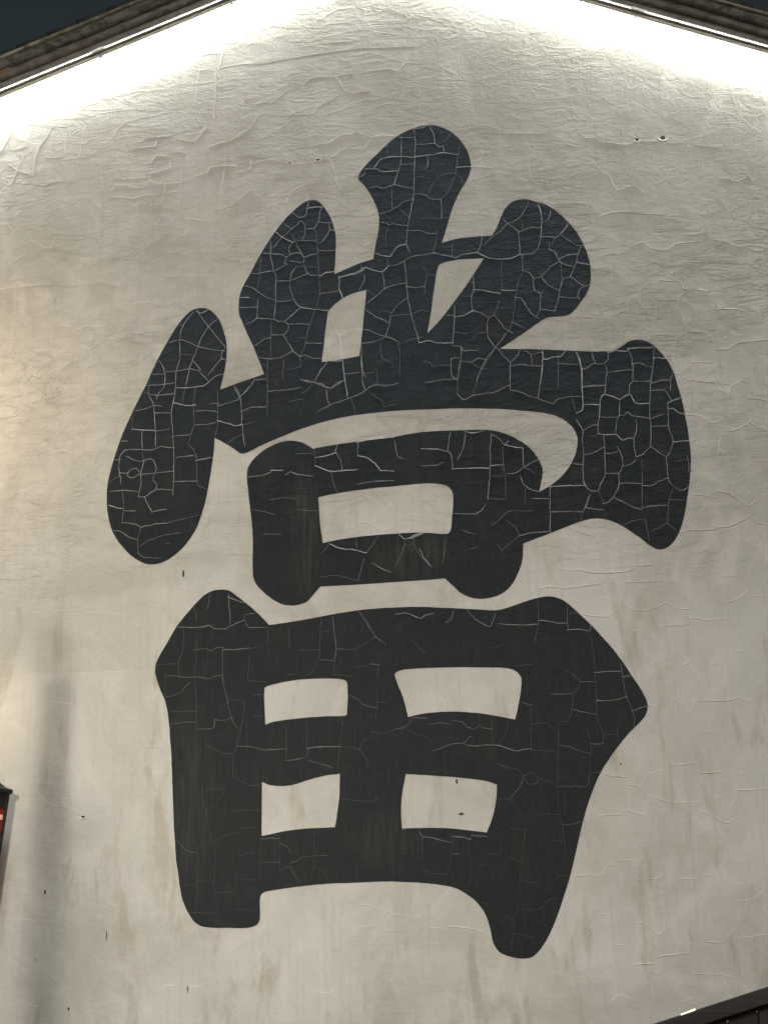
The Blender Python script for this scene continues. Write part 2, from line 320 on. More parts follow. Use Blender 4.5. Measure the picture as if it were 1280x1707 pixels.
def smooth_closed(pts, step=4.0):
    """Catmull-Rom through the traced points, broken at the corners marked *"""
    n = len(pts); out = []
    for i in range(n):
        p1, p2 = pts[i], pts[(i+1) % n]
        p0 = pts[i-1] if not p1[2] else (2*p1[0]-p2[0], 2*p1[1]-p2[1])
        p3 = pts[(i+2) % n] if not p2[2] else (2*p2[0]-p1[0], 2*p2[1]-p1[1])
        k = max(1, int(math.hypot(p2[0]-p1[0], p2[1]-p1[1])/step))
        # centripetal-like: scale the tangents by the span lengths
        d1 = math.hypot(p2[0]-p1[0], p2[1]-p1[1]) or 1
        d0 = math.hypot(p1[0]-p0[0], p1[1]-p0[1]) or 1; d2 = math.hypot(p3[0]-p2[0], p3[1]-p2[1]) or 1
        c1 = math.hypot(p2[0]-p0[0], p2[1]-p0[1]) or 1; c2 = math.hypot(p3[0]-p1[0], p3[1]-p1[1]) or 1
        t1 = [(p2[a]-p0[a])/c1*d1 for a in (0, 1)]; t2 = [(p3[a]-p1[a])/c2*d1 for a in (0, 1)]
        for j in range(k):
            t = j/k
            h00, h10, h01, h11 = 2*t**3-3*t*t+1, t**3-2*t*t+t, -2*t**3+3*t*t, t**3-t*t
            out.append(tuple(h00*p1[a]+h10*t1[a]+h01*p2[a]+h11*t2[a] for a in (0, 1)))
    return out
OUT = [smooth_closed(parse(s)) for s in (UPPER, LOWER)]
HOL = [smooth_closed(parse(s)) for s in HOLES]
def inside1(poly, x, y):
    c = False; n = len(poly); j = n-1
    for i in range(n):
        xi, yi = poly[i]; xj, yj = poly[j]
        if (yi > y) != (yj > y) and x < (xj-xi)*(y-yi)/(yj-yi)+xi: c = not c
        j = i
    return c
def inked(x, y):
    if not any(inside1(p, x, y) for p in OUT): return False
    return not any(inside1(p, x, y) for p in HOL)

INK_Y = -0.003
cu = bpy.data.curves.new('painted_character', 'CURVE'); cu.dimensions = '2D'; cu.fill_mode = 'BOTH'; cu.extrude = 0.0014
for poly in OUT+HOL:
    sp = cu.splines.new('POLY'); sp.points.add(len(poly)-1)
    for i, (x, y) in enumerate(poly):
        a, b = P(x, y, INK_Y)
        q = noise.noise(Vector((a*9, b*9, 1.3)))*.0022 + noise.noise(Vector((a*34, b*34, 4.1)))*.0013 + noise.noise(Vector((a*90, b*90, 2.2)))*.0007
        sp.points[i].co = (a+q, b+q*.7, 0, 1)
    sp.use_cyclic_u = True
tmp = bpy.data.objects.new('tmp_curve', cu); COL.objects.link(tmp)
me = bpy.data.meshes.new_from_object(tmp.evaluated_get(bpy.context.evaluated_depsgraph_get()))
COL.objects.unlink(tmp); bpy.data.objects.remove(tmp)
me.transform(Matrix.Translation((0, INK_Y+.0014, 0)) @ Matrix.Rotation(math.radians(90), 4, 'X'))
me.name = 'painted_character'; me.materials.clear()
for p in me.polygons: p.use_smooth = False
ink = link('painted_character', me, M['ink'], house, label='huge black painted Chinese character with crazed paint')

# ------------------------------------------------------------------ the traced cracks: F = frame (x0 y0 scale), then tone and points

CRACKS = """F 400 180 3.0476
3 635 310 700 310 712 322 760 322 803 318
2 803 318 795 350 783 388
2 783 388 830 400 880 408
2 655 410 690 398 730 408 783 388
3 598 358 635 333
3 685 300 700 275 725 255 770 248 820 246 885 250 905 245 960 240 1030 228 1110 238
2 818 148 820 180 818 246 815 290 803 318
2 812 288 885 284
2 885 110 890 160 888 250 884 330 882 430 875 480 862 550 850 620 845 690 862 735
2 965 95 985 140 990 180
2 905 185 955 182 990 180 1010 197 1032 192 1035 225
1 1032 168 1050 160 1065 135
3 870 105 915 102 950 90
2 795 148 885 150
1 745 175 748 230
2 952 250 955 290 940 308
1 1122 180 1105 240 1100 300 1095 330 1060 420 1020 462
3 1100 302 1140 300 1172 298
1 1095 330 1120 350 1128 380 1125 400
2 884 438 920 435 945 445 962 458 1000 465 1020 462
1 960 430 975 390 1010 350 1060 335 1095 330
2 1020 462 1025 520 1022 560
1 905 560 960 560 1022 560 1050 558
2 710 537 745 530 775 515 810 495 830 475 878 463
1 770 405 775 510
1 815 515 840 540 855 553
2 705 580 740 582 755 592 780 588 810 595 850 597
2 848 622 885 622 925 625 955 637 993 638
1 750 600 740 660 745 705
3 683 735 720 750 765 752 790 715 810 700 842 693
1 1000 620 995 680 978 735
3 500 860 560 845 610 825 640 810 690 828 725 830 755 802
2 755 802 800 795 840 775 880 752 940 745 978 737 1010 742 1060 752 1080 752
1 748 765 752 800
2 615 790 620 815
2 835 785 845 860 848 940 870 1050 890 1120 910 1190
2 722 830 732 880 733 918
2 636 1000 660 980 700 950 733 918 780 900 840 888
2 632 845 630 880 605 925
1 625 850 610 838
2 845 908 900 912 940 905
1 922 805 945 825 950 850 940 890 937 945
1 950 847 985 848
1 640 925 670 940 685 960
2 770 1040 800 1000 850 965
1 770 1055 870 1045 925 1025 955 1035
1 730 1032 765 1038
2 640 1025 690 1060 755 1088
2 765 1055 758 1100 740 1160
2 622 1125 660 1130 700 1150 745 1160 800 1185
1 835 1188 880 1175 930 1160
1 808 1190 812 1250 810 1350
2 615 1180 622 1330 640 1365
2 620 1195 680 1187 740 1165
3 912 1190 960 1183 1000 1192 1078 1193
1 712 1200 718 1250 725 1275 765 1290
F 380 300 3.7647
2 505 130 498 180 490 215 480 230 440 232 405 205
3 498 178 540 170 590 168
2 590 170 575 210 570 260 540 305
2 487 308 540 303
2 487 308 478 275 455 255 430 285 395 310 370 335 340 360 310 395 290 420
2 350 270 375 290 400 305
3 300 327 335 355 370 375 410 388
2 410 388 440 382 500 380 560 385
2 487 308 485 340 470 370
1 395 335 408 350 415 385
2 415 385 390 410 380 440 395 465
2 425 385 440 425 455 445 470 480
2 568 260 600 268 655 268
2 635 285 640 305 670 320
2 640 305 620 350 590 385 560 400
1 540 305 555 340 562 400 565 470 568 540 572 610 578 680 570 740 555 790 540 830 525 880 500 950 490 1020 470 1075 450 1108
2 215 460 265 462 330 468 368 485 355 520 372 528
2 368 485 395 465 430 458 460 465 480 488 475 512 445 520 430 512 390 505
2 480 488 515 470 560 460
2 568 442 640 445 670 438
2 270 395 268 460 270 500 280 535 285 570
2 145 587 200 585 240 575 285 572 330 550 370 528
2 285 572 300 600 300 750 290 870
1 475 512 480 540
1 430 545 480 543 560 548
2 430 545 400 585 392 630 395 700 420 760 455 800
2 300 633 392 630 450 608 497 590
2 480 540 500 585 520 597 568 597 600 605
3 575 607 610 580 650 578 670 575
1 210 480 200 560 200 610 190 660 175 688
2 105 663 150 672 190 702 240 735 300 755
3 80 738 135 738
2 72 800 185 798
2 190 745 185 800 185 868
2 102 908 140 895 185 868 240 870 285 873 320 888 355 888
2 355 888 400 850 455 800
2 300 763 350 760 400 755
3 455 800 530 808 580 815 640 820
2 575 713 640 705 690 697
3 697 605 700 640 695 685 715 720 718 745
3 697 615 740 600 800 590 850 565
2 385 905 440 902 510 907
2 355 888 380 905 378 940 348 972 272 970
1 275 890 270 970 270 1110
2 160 1045 200 1020 230 998 270 988
2 348 972 370 1010 400 1055 410 1075 450 1108
2 190 1110 260 1122 330 1115 400 1075
1 455 990 490 990
2 495 1022 590 1025
2 450 1108 490 1100 520 1117 590 1118
1 450 1110 455 1170 375 1190
1 350 1130 345 1240
1 250 1120 245 1250
1 220 1160 248 1160
2 165 1255 245 1248
2 165 1255 130 1310 85 1355
2 40 1300 70 1355
1 250 1325 350 1318 455 1303
2 455 1250 500 1268 540 1270 590 1290 640 1310 680 1275 725 1258
2 620 1145 580 1200 540 1268
1 530 1275 500 1320 465 1335
3 720 1130 725 1190 735 1260 748 1355
2 835 1090 835 1140 842 1210 845 1270 860 1315
2 730 1217 780 1213 825 1208
1 845 1215 915 1205
2 800 1355 850 1330 900 1290 930 1280 985 1295 1065 1275
1 930 1180 940 1270
3 620 1140 660 1135 715 1135
2 655 890 680 935 700 975 712 1040 720 1130
1 600 975 650 940 700 975 760 945 840 935
1 780 830 800 890 830 940
F 680 300 3.7647
2 755 135 735 185 700 235 655 262 620 275 580 320 520 365 470 410
2 582 220 600 245 622 275 660 295 700 325 740 308 780 298 838 300
1 700 240 718 270 718 315
3 815 155 832 200 838 260 835 300
2 835 265 865 258 885 230 895 190
2 835 300 830 370 812 430 780 460 710 467
3 830 355 920 357
3 920 365 960 335 1000 280
2 960 345 1010 380 1055 408 1080 410
1 920 360 900 410
2 882 392 890 440 920 450 945 500 960 520
2 1095 395 1080 430 1062 470 1055 515 1045 545 1018 605
1 1075 450 1115 462
2 945 500 980 478 1020 468 1062 465
3 1058 515 1100 525 1150 533
2 960 520 1000 535 1045 545
2 835 608 870 570 905 535 950 512
1 958 520 962 600 970 620
2 970 620 1018 608
2 1018 608 1050 630 1100 665 1145 655
2 1100 665 1075 690 1062 730 1075 748
2 970 620 950 690 945 730 930 790 918 820
2 945 732 1000 738 1065 742
2 835 608 870 650 915 680 950 690
2 785 620 835 608
2 690 325 700 400 702 460 718 490 718 568
3 432 455 480 478 510 490 580 497 640 492 680 478 702 462 715 470
2 718 568 760 582 785 620 790 690 830 712 830 760 825 820 800 860
1 730 712 760 710 790 692
1 830 712 850 705
2 830 812 918 822
1 715 588 690 640 680 700 665 810 652 895 632 950
2 670 738 710 742 740 790 780 845 820 870
3 590 690 670 693
1 585 505 588 685
3 412 690 480 693 520 703 580 710
2 380 643 410 640
2 410 600 412 690 395 740 405 820
2 225 848 292 850
3 292 860 350 850 405 820
2 405 820 450 832 510 862 540 845
1 540 840 560 800 570 755
1 575 800 662 805
1 320 728 395 730
2 540 848 580 895 610 935 655 960
2 655 893 690 910 730 930
2 510 862 495 900 500 980 520 1015 550 1055
1 412 995 430 965 495 955
1 292 955 370 962
2 292 790 290 900 285 960 278 1030
2 615 960 580 1010 540 1060 500 1110 465 1170 430 1260
3 72 1020 130 1008 180 1020 275 1022
2 560 1055 600 1105 640 1145
2 700 1070 680 1110 640 1145
2 640 1170 690 1160 730 1160 780 1168 840 1168
2 730 1070 770 1095 778 1160
2 770 1095 840 1080
3 840 1070 850 1125 900 1112 960 1105 985 1070
2 845 1125 842 1200 830 1280
1 940 1115 940 1280
2 945 1152 1010 1155 1070 1160
3 1050 1075 1075 1120 1085 1180 1090 1280
2 275 1038 335 1045 342 1070 440 1070
2 335 1045 330 1130 322 1190 310 1250
2 330 1135 400 1140 440 1120 490 1125
1 400 1150 440 1175 490 1185
2 275 1117 330 1117
2 270 1120 270 1200 280 1235 305 1252
1 155 1172 200 1163 270 1163
1 90 1138 140 1148 155 1172
1 130 1265 210 1255 275 1240
2 465 360 455 410 435 452
3 300 488 340 468 430 455
1 280 400 272 470
2 160 455 230 475 300 485
F 160 480 2.4615
2 415 85 430 115 462 157 500 205 535 245
3 415 95 430 105 460 88
2 500 130 480 140 462 160 435 200 420 240 400 290 385 330 370 400
2 400 100 370 135 350 175 345 220 345 290 330 345 325 430 310 510 315 580 320 660 320 780 315 850
2 330 152 358 155
2 285 230 350 212 420 240 480 253 525 258
2 535 245 520 260 515 290 540 298
2 515 290 490 320 462 355
1 345 273 400 275
2 285 345 330 342 385 332 420 338 445 365 465 385
2 400 300 430 335
2 465 385 490 362 522 353
3 330 410 400 408 440 402 465 385
2 255 290 275 320 285 360 278 410 255 435 250 455
2 200 402 270 395 322 390
2 222 355 285 352
1 220 360 218 400 215 440
1 190 428 215 430
2 218 435 260 440 322 433
2 215 440 235 470 242 530 245 590 245 650
1 365 420 355 470
3 320 470 370 482 410 480
2 165 505 215 492 240 482 270 485
2 240 512 305 512
1 150 510 150 540 148 578
3 148 580 200 582 245 585
2 245 588 300 580
2 310 612 345 605 385 603
2 410 505 460 503 500 508
2 410 562 450 560 490 552
1 410 400 400 480 405 560 390 600 380 640
2 470 475 500 472
1 380 640 410 680 415 780 420 810 450 823
1 135 540 148 540
2 105 628 130 628
2 190 590 190 655
2 120 665 160 662 230 665 265 650 300 655 320 655
2 120 665 100 690 95 740 105 800
2 75 705 100 705
2 330 695 400 687
3 412 708 475 695
2 125 690 170 710 200 708 215 700 235 705 250 740 240 765 235 790 250 805 245 830
1 190 655 195 705
2 200 710 185 760 185 800 175 855
2 100 758 130 760 145 745 165 740 180 755
2 145 745 130 770 150 780 180 762
2 185 765 240 760 315 752
1 55 800 80 780 100 772
2 60 835 110 830 175 835
2 245 825 312 828
2 320 795 375 792 415 792
2 175 855 200 858 225 840 245 828
2 200 858 215 890 232 920
2 232 920 260 912 290 908
3 50 888 80 900 110 905
2 115 915 160 915
1 110 830 115 900 108 965
2 108 965 160 968 185 980 250 968 290 965
1 290 965 350 950 400 938 430 932
2 75 995 100 998 125 1015 140 1025 170 1032
1 185 980 172 1040 175 1090
1 180 1060 220 1035 280 1015 350 1005
1 175 1090 200 1105 260 1108
1 290 1045 305 1050
2 500 485 550 470 580 460 590 450 635 400
2 570 405 590 440 598 490 600 560 610 650
2 600 505 640 490 700 487
3 500 545 540 555 570 565 600 560
1 605 562 650 550
1 535 640 570 615 605 600
1 500 420 500 550 490 610
1 705 380 702 520
2 705 423 790 418 840 410
1 790 465 845 457
2 845 378 890 385 930 395 960 412 1015 380
2 920 500 960 480 1040 452 1090 430 1140 400 1200 400
2 945 420 950 455 960 480
1 1045 455 1060 490 1065 515
1 905 510 940 490
3 900 695 940 690 985 675
2 985 675 1005 710 1010 745
2 990 645 980 675
3 900 730 940 745 970 752 1070 745
1 895 650 900 730
3 1070 635 1110 625 1220 612
2 1075 640 1073 690
3 1075 688 1110 695 1145 720 1170 748 1220 750
1 965 760 975 800 990 840
2 1070 805 1150 793 1220 790
2 1225 630 1238 690 1260 700
1 820 680 890 680
2 625 775 680 770 720 755
3 720 748 765 748
2 780 765 800 755 830 765 890 772
1 710 870 760 862 810 862 825 870
1 640 910 680 915 735 930
1 830 910 910 915
1 690 1010 765 1012
1 925 1185 990 1180 1050 1195 1075 1200
3 960 1050 1000 1068 1060 1075 1110 1088
1 1110 1088 1160 1015
1 1068 1030 1070 1075
1 1100 1110 1075 1200
2 1135 1130 1180 1155 1210 1165
1 925 1090 960 1050
2 1245 1010 1265 1028 1280 1028
F 960 540 4
3 5 190 20 240 38 300 38 420 45 530 40 575 0 595
2 38 300 70 295 110 265 155 268 190 258 212 235 213 190
2 100 180 115 230 128 262
2 190 262 205 310 195 400 190 465
2 200 322 260 318 320 308 375 308
2 345 165 365 210 375 260 378 310 375 380 355 410 355 465
2 375 268 410 260 440 265 470 280 510 285
3 180 175 215 190 260 178 340 182 350 165 440 158 512 158
2 518 155 515 230 510 290 498 370 492 450 490 530 490 625 498 690 495 820
3 515 225 580 230 640 235
2 378 382 495 382
2 500 395 560 378 625 373
2 497 445 585 440 610 470 635 510
1 585 440 610 420
2 645 325 628 370 628 440
2 38 422 110 408 190 408
3 50 540 100 535 155 540
3 155 620 158 520 170 480 195 470 240 482 290 500 350 470 368 475 395 530 485 530
2 290 500 285 610 270 640 262 720
2 155 620 215 622 278 620
2 285 610 320 608 343 585 375 612 430 620 500 630 540 615 580 600
3 148 730 185 740 262 735 305 775 345 762 382 762
2 155 620 145 680 148 730
2 398 640 403 700 385 760 385 820 400 885
2 0 640 45 710 40 770 50 850 45 950 48 1040 70 1090 98 1113
2 50 708 100 680 145 672
1 80 750 130 745 150 730
2 60 872 110 860 185 820
2 183 740 190 830 192 1000 190 1020
2 192 865 240 862 275 850
2 275 820 300 870 310 945 285 1000 285 1070 275 1105 245 1155 210 1190 178 1195
2 310 945 345 945 395 910
2 192 995 285 998
2 98 1113 145 1112 165 1060 190 1020
1 145 1115 170 1160 178 1195
2 400 885 440 870 495 820 550 855 600 885 625 850 645 790
3 645 785 720 780 800 770
3 725 605 680 590 640 562 612 565 608 530 640 510 695 492
2 612 560 612 640 620 700 645 770 645 790
2 500 683 560 680 615 678
1 435 900 440 1000 438 1200 440 1230
2 290 1065 350 1060 435 1065
2 440 1078 500 1078 560 1045 612 1025
2 600 890 605 960 612 1025 630 1065 695 1110 745 1090
2 738 880 750 940 750 1000
1 670 915 730 905
2 245 1155 300 1180 380 1220 430 1235
2 440 1225 520 1212 605 1210
1 640 1105 620 1170 612 1240 605 1330
1 620 1172 730 1175
1 320 1340 370 1315 445 1300
1 490 1385 550 1360 605 1332 660 1370
1 455 1290 480 1400 485 1450
1 95 1125 75 1200 45 1250 30 1310
2 58 1225 180 1240
2 0 1245 40 1252 58 1225
2 0 935 45 938
2 0 1080 48 1075
3 520 75 600 70 680 90 745 50 735 0
3 745 50 855 55 900 120 925 170 1020 170
3 1020 165 1070 130 1140 120 1280 105
2 680 90 650 160 650 240 665 275
3 765 258 840 255 905 260
2 640 325 730 328
3 735 370 850 388 920 390 950 435 1005 465 1030 425 1095 380 1140 390
3 1145 495 1250 508
3 725 605 820 612 870 635 900 655 960 655
2 800 710 860 690 900 658 940 665 1010 715
3 1010 718 1080 700 1150 660 1200 680 1260 712
2 960 745 950 820 955 880
2 0 120 45 100 70 70 100 110 115 180
2 215 0 225 120 245 165 340 105 385 75
3 775 1135 860 1145 930 1160
3 940 1118 1000 1125 1080 1175 1155 1212 1200 1175
3 930 1358 1010 1350 1080 1325 1150 1285
3 695 1395 760 1375 930 1372
2 1170 1300 1220 1330 1280 1340
2 1005 1370 1050 1420 1070 1450
3 0 1375 60 1395 125 1420
3 365 1615 430 1610 515 1605
3 0 1637 80 1655 200 1662 330 1650 370 1635
2 1200 915 1280 912
2 800 800 850 820 930 825
F 680 540 2.56
2 75 250 130 242 205 235
2 210 300 240 325 275 305 370 290 430 260
1 222 160 212 230 210 300
1 370 110 310 200 275 305
2 435 160 435 280
2 435 282 480 290 520 310 555 318 600 335 618 340 640 320 700 310 740 310
2 575 120 570 200 560 270 555 315
1 565 278 640 278
1 640 130 640 280
2 740 270 835 262
1 700 320 715 380
2 690 595 745 600
3 605 695 680 690 750 688
2 745 600 750 680 775 710 812 712
2 605 695 605 890
2 610 802 700 800 745 800 770 735
2 755 785 830 793
2 530 745 600 745
1 500 700 498 760
2 180 458 170 540 185 560 190 620
3 60 532 130 535 170 545
2 60 605 120 603 150 590
2 245 462 235 530 210 580
3 190 618 260 615 345 615
3 350 605 405 600
2 355 470 350 530 350 620 340 745
3 240 455 265 465 300 462 320 455
2 355 470 390 490 410 515 425 500
3 410 515 450 525 490 530
2 490 530 490 590 495 610
2 495 610 530 590 555 580
1 495 610 520 625 540 637
2 420 640 460 635 495 610
2 480 650 490 680 520 705 560 715
1 405 520 405 600 415 660 415 740
1 350 650 400 647
1 340 745 415 748
2 200 808 290 810 325 780 330 770
1 360 858 390 835 420 805 450 797 530 800
1 420 840 460 870 470 905 400 965
2 475 905 520 892 610 885
1 380 940 400 965
3 0 915 30 900 65 892
2 50 960 70 1000 100 1035
1 160 920 150 1000
1 230 880 265 890
F 240 960 2.909
1 320 85 312 150 310 160
1 245 155 255 205
2 410 90 415 160 420 240
3 410 100 450 120 490 130
2 540 182 490 188 490 212 512 250 590 248
3 170 248 240 250 300 245 315 238 340 255 400 255 430 238 485 215
1 600 240 600 330
1 195 255 190 350 170 420 168 480
2 240 360 300 352 325 363 350 350 385 345
3 385 357 450 357 510 350
1 510 355 545 345
2 383 345 380 480 390 540 405 600 415 660 440 720 462 742
2 105 482 150 485 200 492 270 490 308 500 340 487 378 483
1 100 480 105 590
2 108 587 150 578 180 565 205 535 225 515
1 70 430 165 425
1 260 280 250 480 255 600 258 740
1 130 655 180 658 255 655
2 135 718 200 710 255 708
2 258 742 335 738 345 700 390 700 425 690
1 390 630 410 610
1 490 610 480 700 455 800 435 880 430 980
1 510 390 505 500
1 420 600 490 607
1 510 508 600 515
1 525 577 580 575
1 535 680 580 680
2 915 200 925 290 932 350 925 410
2 932 355 980 355 1025 360
1 1025 360 1070 330 1120 295
2 1045 175 1080 225 1115 285 1170 330
1 862 195 855 270 850 400
1 855 268 905 268
2 855 405 925 412
1 1020 445 1080 435 1105 425
2 1105 428 1138 430
1 1138 430 1130 520
1 915 480 1010 485
1 925 410 920 475
1 780 485 820 465 840 410
1 755 360 850 358
1 690 480 740 475
1 705 250 705 350
2 1000 580 1040 600 1070 628 1130 638
1 1130 570 1125 690
1 1130 612 1180 612
2 450 825 530 830 580 843 640 840 685 838
3 580 845 660 840
3 792 838 840 830 950 828
2 795 835 785 880 690 895
2 800 895 850 910 910 928
1 955 828 1010 835 1045 840
1 790 700 790 835
1 965 700 950 830 940 930
1 690 730 690 890
1 1045 840 1065 800 1110 780 1105 755 1180 765 1225 740 1280 725
1 1045 840 1080 890 1085 920
1 300 820 350 845 390 860 435 862
1 290 1045 340 1032 400 1035
1 280 1010 290 1100 310 1180 325 1270
1 298 1135 350 1110 380 1060 395 1035
1 440 975 500 1010 560 1018
1 430 1140 570 1135
1 390 1265 440 1250
1 480 1220 545 1220
2 565 1275 660 1273
1 960 1080 1040 1090 1100 1095 1140 1075
F 660 960 2.909
3 0 185 40 180 80 190 120 207 140 190 180 183
2 280 170 265 210 240 225
2 345 165 385 210 455 245 480 185
3 495 230 560 237 685 235
3 690 215 730 218 780 228 828 230
2 828 140 830 235 832 260
3 832 262 880 258 940 265 942 235
1 685 110 690 230 670 320
2 835 182 880 180
1 935 230 960 400 970 600 975 670
1 80 310 115 350 150 375
1 470 350 520 335
1 575 437 655 428
3 960 468 1040 463 1090 463
2 1087 425 1100 500 1115 585 1140 640 1155 690 1150 740
3 1095 490 1140 483
3 970 605 1050 603 1100 590 1118 585
3 1148 655 1190 637 1219 630
2 890 513 965 513
1 820 455 870 490 890 510 885 540 860 570
2 750 573 830 573 860 568
1 860 575 852 645 830 705 790 712 785 830 785 1000
2 850 645 900 658 970 670
1 970 670 985 720 1003 770 1003 815
2 1003 815 945 815
1 1005 770 1070 768
1 1070 715 1075 800
1 740 715 755 740 785 765
1 660 718 740 712
1 920 745 940 790 945 850 940 880 890 875
2 790 822 840 828 890 850 940 862
1 940 880 940 950 930 1020
1 945 952 985 952
2 590 612 625 618 660 628
2 75 690 155 688
2 5 740 45 735 75 695
1 50 740 90 765 150 780
2 160 718 220 713 270 720
2 272 703 320 708 350 735 385 743 405 720 415 735 465 745
1 400 680 405 720
1 545 700 540 740 505 805
2 180 850 230 830 275 813 330 810 355 780 375 778
3 335 818 380 825 430 820 465 820 510 825 550 840 580 850 620 842 655 838
1 655 845 780 850
1 465 700 465 820
1 655 620 655 840
1 480 905 540 930 585 935 620 970
2 620 970 600 1020 550 1085
1 495 1080 550 1085 580 1120 600 1150 645 1190
1 620 970 650 955 680 960 690 985 775 1005
1 625 985 640 1010 680 1005 690 985
2 775 1022 850 1020 925 1020
1 925 1020 940 950
1 780 1020 790 1150 805 1200 810 1280
2 810 1205 860 1203 905 1190
1 670 1165 720 1155 790 1158
1 225 970 245 955 275 950
2 110 1240 130 1265 180 1268 215 1278
3 270 1262 330 1270 365 1278
3 370 1260 440 1265
F 260 1280 2.909
3 512 343 600 343
2 512 457 600 457
1 512 343 512 457
1 600 330 600 500
2 600 365 640 385 655 412
2 597 498 650 480 665 510 705 555
2 650 462 690 450 710 433 770 428 830 425
1 760 308 770 340 768 430 765 480 745 550
1 765 480 810 505 840 540
2 105 355 130 385 160 405 195 412
1 200 410 200 520 195 680
1 205 395 240 355 270 350
1 245 280 270 350 288 420 285 550 295 650 305 760
1 285 355 320 340 360 318 400 318
1 415 290 490 290
1 140 572 200 565 205 552 285 545
1 290 605 350 603 400 595
1 410 542 490 545
1 150 700 290 705
1 385 685 470 692 490 690
1 410 425 460 412 505 405
1 505 460 500 540
1 405 375 405 420
F 640 1280 2.909
2 170 305 185 335 185 440
3 185 335 230 338 280 352 325 362
3 330 330 370 335 418 348
2 418 348 425 320
2 425 325 500 332
1 415 348 405 390 420 440
1 325 320 325 440 305 520
3 340 417 362 418
1 190 500 240 512 300 515
1 70 390 105 390
2 83 300 105 297
1 610 290 685 300
1 610 432 640 450 665 455
1 685 300 665 450 655 600
1 450 475 490 470
1 425 480 410 600
1 500 415 560 420
1 455 657 495 657
1 655 545 690 548 705 560 760 550
1 820 545 850 528 888 520
1 660 683 740 688 770 672 800 640 845 630
1 650 670 640 710 625 750 625 830 615 880
1 580 720 625 738
1 765 680 780 760 790 785
1 630 805 680 810 730 822
1 805 352 870 350
1 865 280 880 440
F 600 600 4.0654
1 60 215 150 275 165 315 240 300
1 300 1210 365 1208 355 1245 305 1250 300 1210
1 300 1250 280 1320 235 1400
1 365 1245 390 1300 450 1370 485 1400
3 265 1180 300 1212 350 1205 420 1178
1 685 1150 730 1170 790 1180
1 750 1280 800 1270
1 575 1290 560 1370
2 720 345 770 380 815 400 860 375 890 345
2 190 440 220 475 270 495
2 890 430 935 470 925 480
2 345 1045 380 1050 425 1070
2 0 1100 60 1110 110 1140 145 1158 220 1140
2 185 1005 220 970
2 30 915 80 940 130 970
1 430 1010 470 1030
F 0 160 3.2
3 70 185 40 240 5 305
3 280 165 250 220 215 270 190 330 185 370 175 420 120 405 95 395 45 365
2 90 160 180 155 365 165 368 140
2 175 170 150 230 150 270 100 285 50 292
3 250 325 290 330 340 320
1 350 200 345 320
2 0 455 50 475 75 440 95 395 135 320
2 0 415 30 380
1 450 165 440 230 430 280 420 330 350 340
2 170 463 240 475 270 460 330 452
2 0 690 40 685 75 722
2 230 735 290 750 290 790
2 165 775 200 780 240 805 275 808 295 788 320 805
2 70 885 125 850 150 855
1 0 1030 100 1015 200 1005 300 1000 430 1005 500 998 550 985 580 1005 660 1010
2 605 215 640 170 685 130
2 730 70 780 78 860 72
2 785 75 778 108
3 805 360 835 320 880 320 915 328
3 710 285 770 275 825 270 835 240
3 805 415 860 400 905 385 910 350
3 805 415 805 455 870 470 970 460
2 775 230 830 218 870 215 920 210
3 950 228 1035 245 1060 220 1095 170
2 1045 165 1080 160
2 920 295 960 298 1000 310 1000 340
3 1120 275 1160 255 1240 235 1280 200
3 1050 425 1100 415 1130 380 1200 375 1260 372
2 1200 375 1190 450 1185 520
1 970 400 965 470 960 540 945 600 860 590
2 620 435 700 440 770 435
3 615 478 700 478
3 700 485 745 488
2 580 540 650 535 700 545 780 528 860 520 950 505
2 740 600 745 575 860 575 880 480
2 805 605 815 530
3 880 730 930 740 985 750 1010 715
3 780 805 840 770 875 745
2 820 680 900 698 920 665
2 1010 655 1080 665 1160 670
3 1155 610 1200 600 1270 575
3 1055 855 1100 865 1180 870 1280 880
2 890 840 960 830 990 845 1060 830 1200 830 1240 800
2 820 960 900 962 1000 965 1100 960
1 690 1110 780 1100 850 1105
1 310 1225 370 1225
2 430 1245 480 1225 570 1230
F 300 40 3.2
3 655 325 690 295 740 282 825 282 870 270 920 265
3 825 282 850 300 870 340 910 368 1000 362
2 590 305 655 325 650 370
2 710 480 740 440 790 410 840 380
3 415 425 470 410
2 330 420 345 405 395 398
2 490 420 540 380 580 345
3 205 250 225 180 240 125
2 235 110 270 98 320 98
2 85 410 90 320 110 250 190 250
2 190 250 190 380 180 500
2 120 175 150 160 220 158
1 200 285 250 280 315 265
2 210 235 320 215 450 208 600 180 800 150 960 130 1100 125 1280 118
2 800 100 870 95 950 85
3 740 640 790 638 830 610 880 590 930 592 940 575 980 590 1030 605 1080 595 1160 602
2 800 720 850 680 900 658 930 665 985 662 1010 620 1030 605
3 95 808 150 795 170 762 300 755
2 300 755 310 790 370 780 380 720
2 380 745 440 730 530 728 580 745 620 750 720 735
2 730 720 800 722 830 790 835 840 875 895
2 570 950 590 900 640 870 740 825
2 640 870 670 880 685 950
2 0 610 75 630 100 590 135 545
2 80 545 115 548
2 170 660 220 630 290 620 340 580 380 550 420 480
2 300 940 340 925 380 890 420 920 445 935
2 480 480 560 485 710 478
2 1030 250 1120 240 1160 250 1200 205
2 1170 400 1200 370 1250 355
2 300 700 380 700 460 710
2 1200 455 1240 440 1280 432
1 218 900 235 800 245 700
F 760 100 2.4615
2 65 438 155 442
2 180 300 260 302 380 300
2 0 285 50 280 120 265 180 290
2 510 320 580 320
3 600 335 650 342 700 348 735 335
2 750 333 830 332
2 870 337 900 340 960 322
2 985 348 1070 360
3 600 455 630 480 660 535 700 522 740 518 765 548
2 295 425 310 490 340 510 365 490 385 522
3 735 760 770 750 800 775 860 782 900 755 990 748
3 585 645 640 628 700 625 780 632 850 635
3 400 595 450 590 510 588 560 600
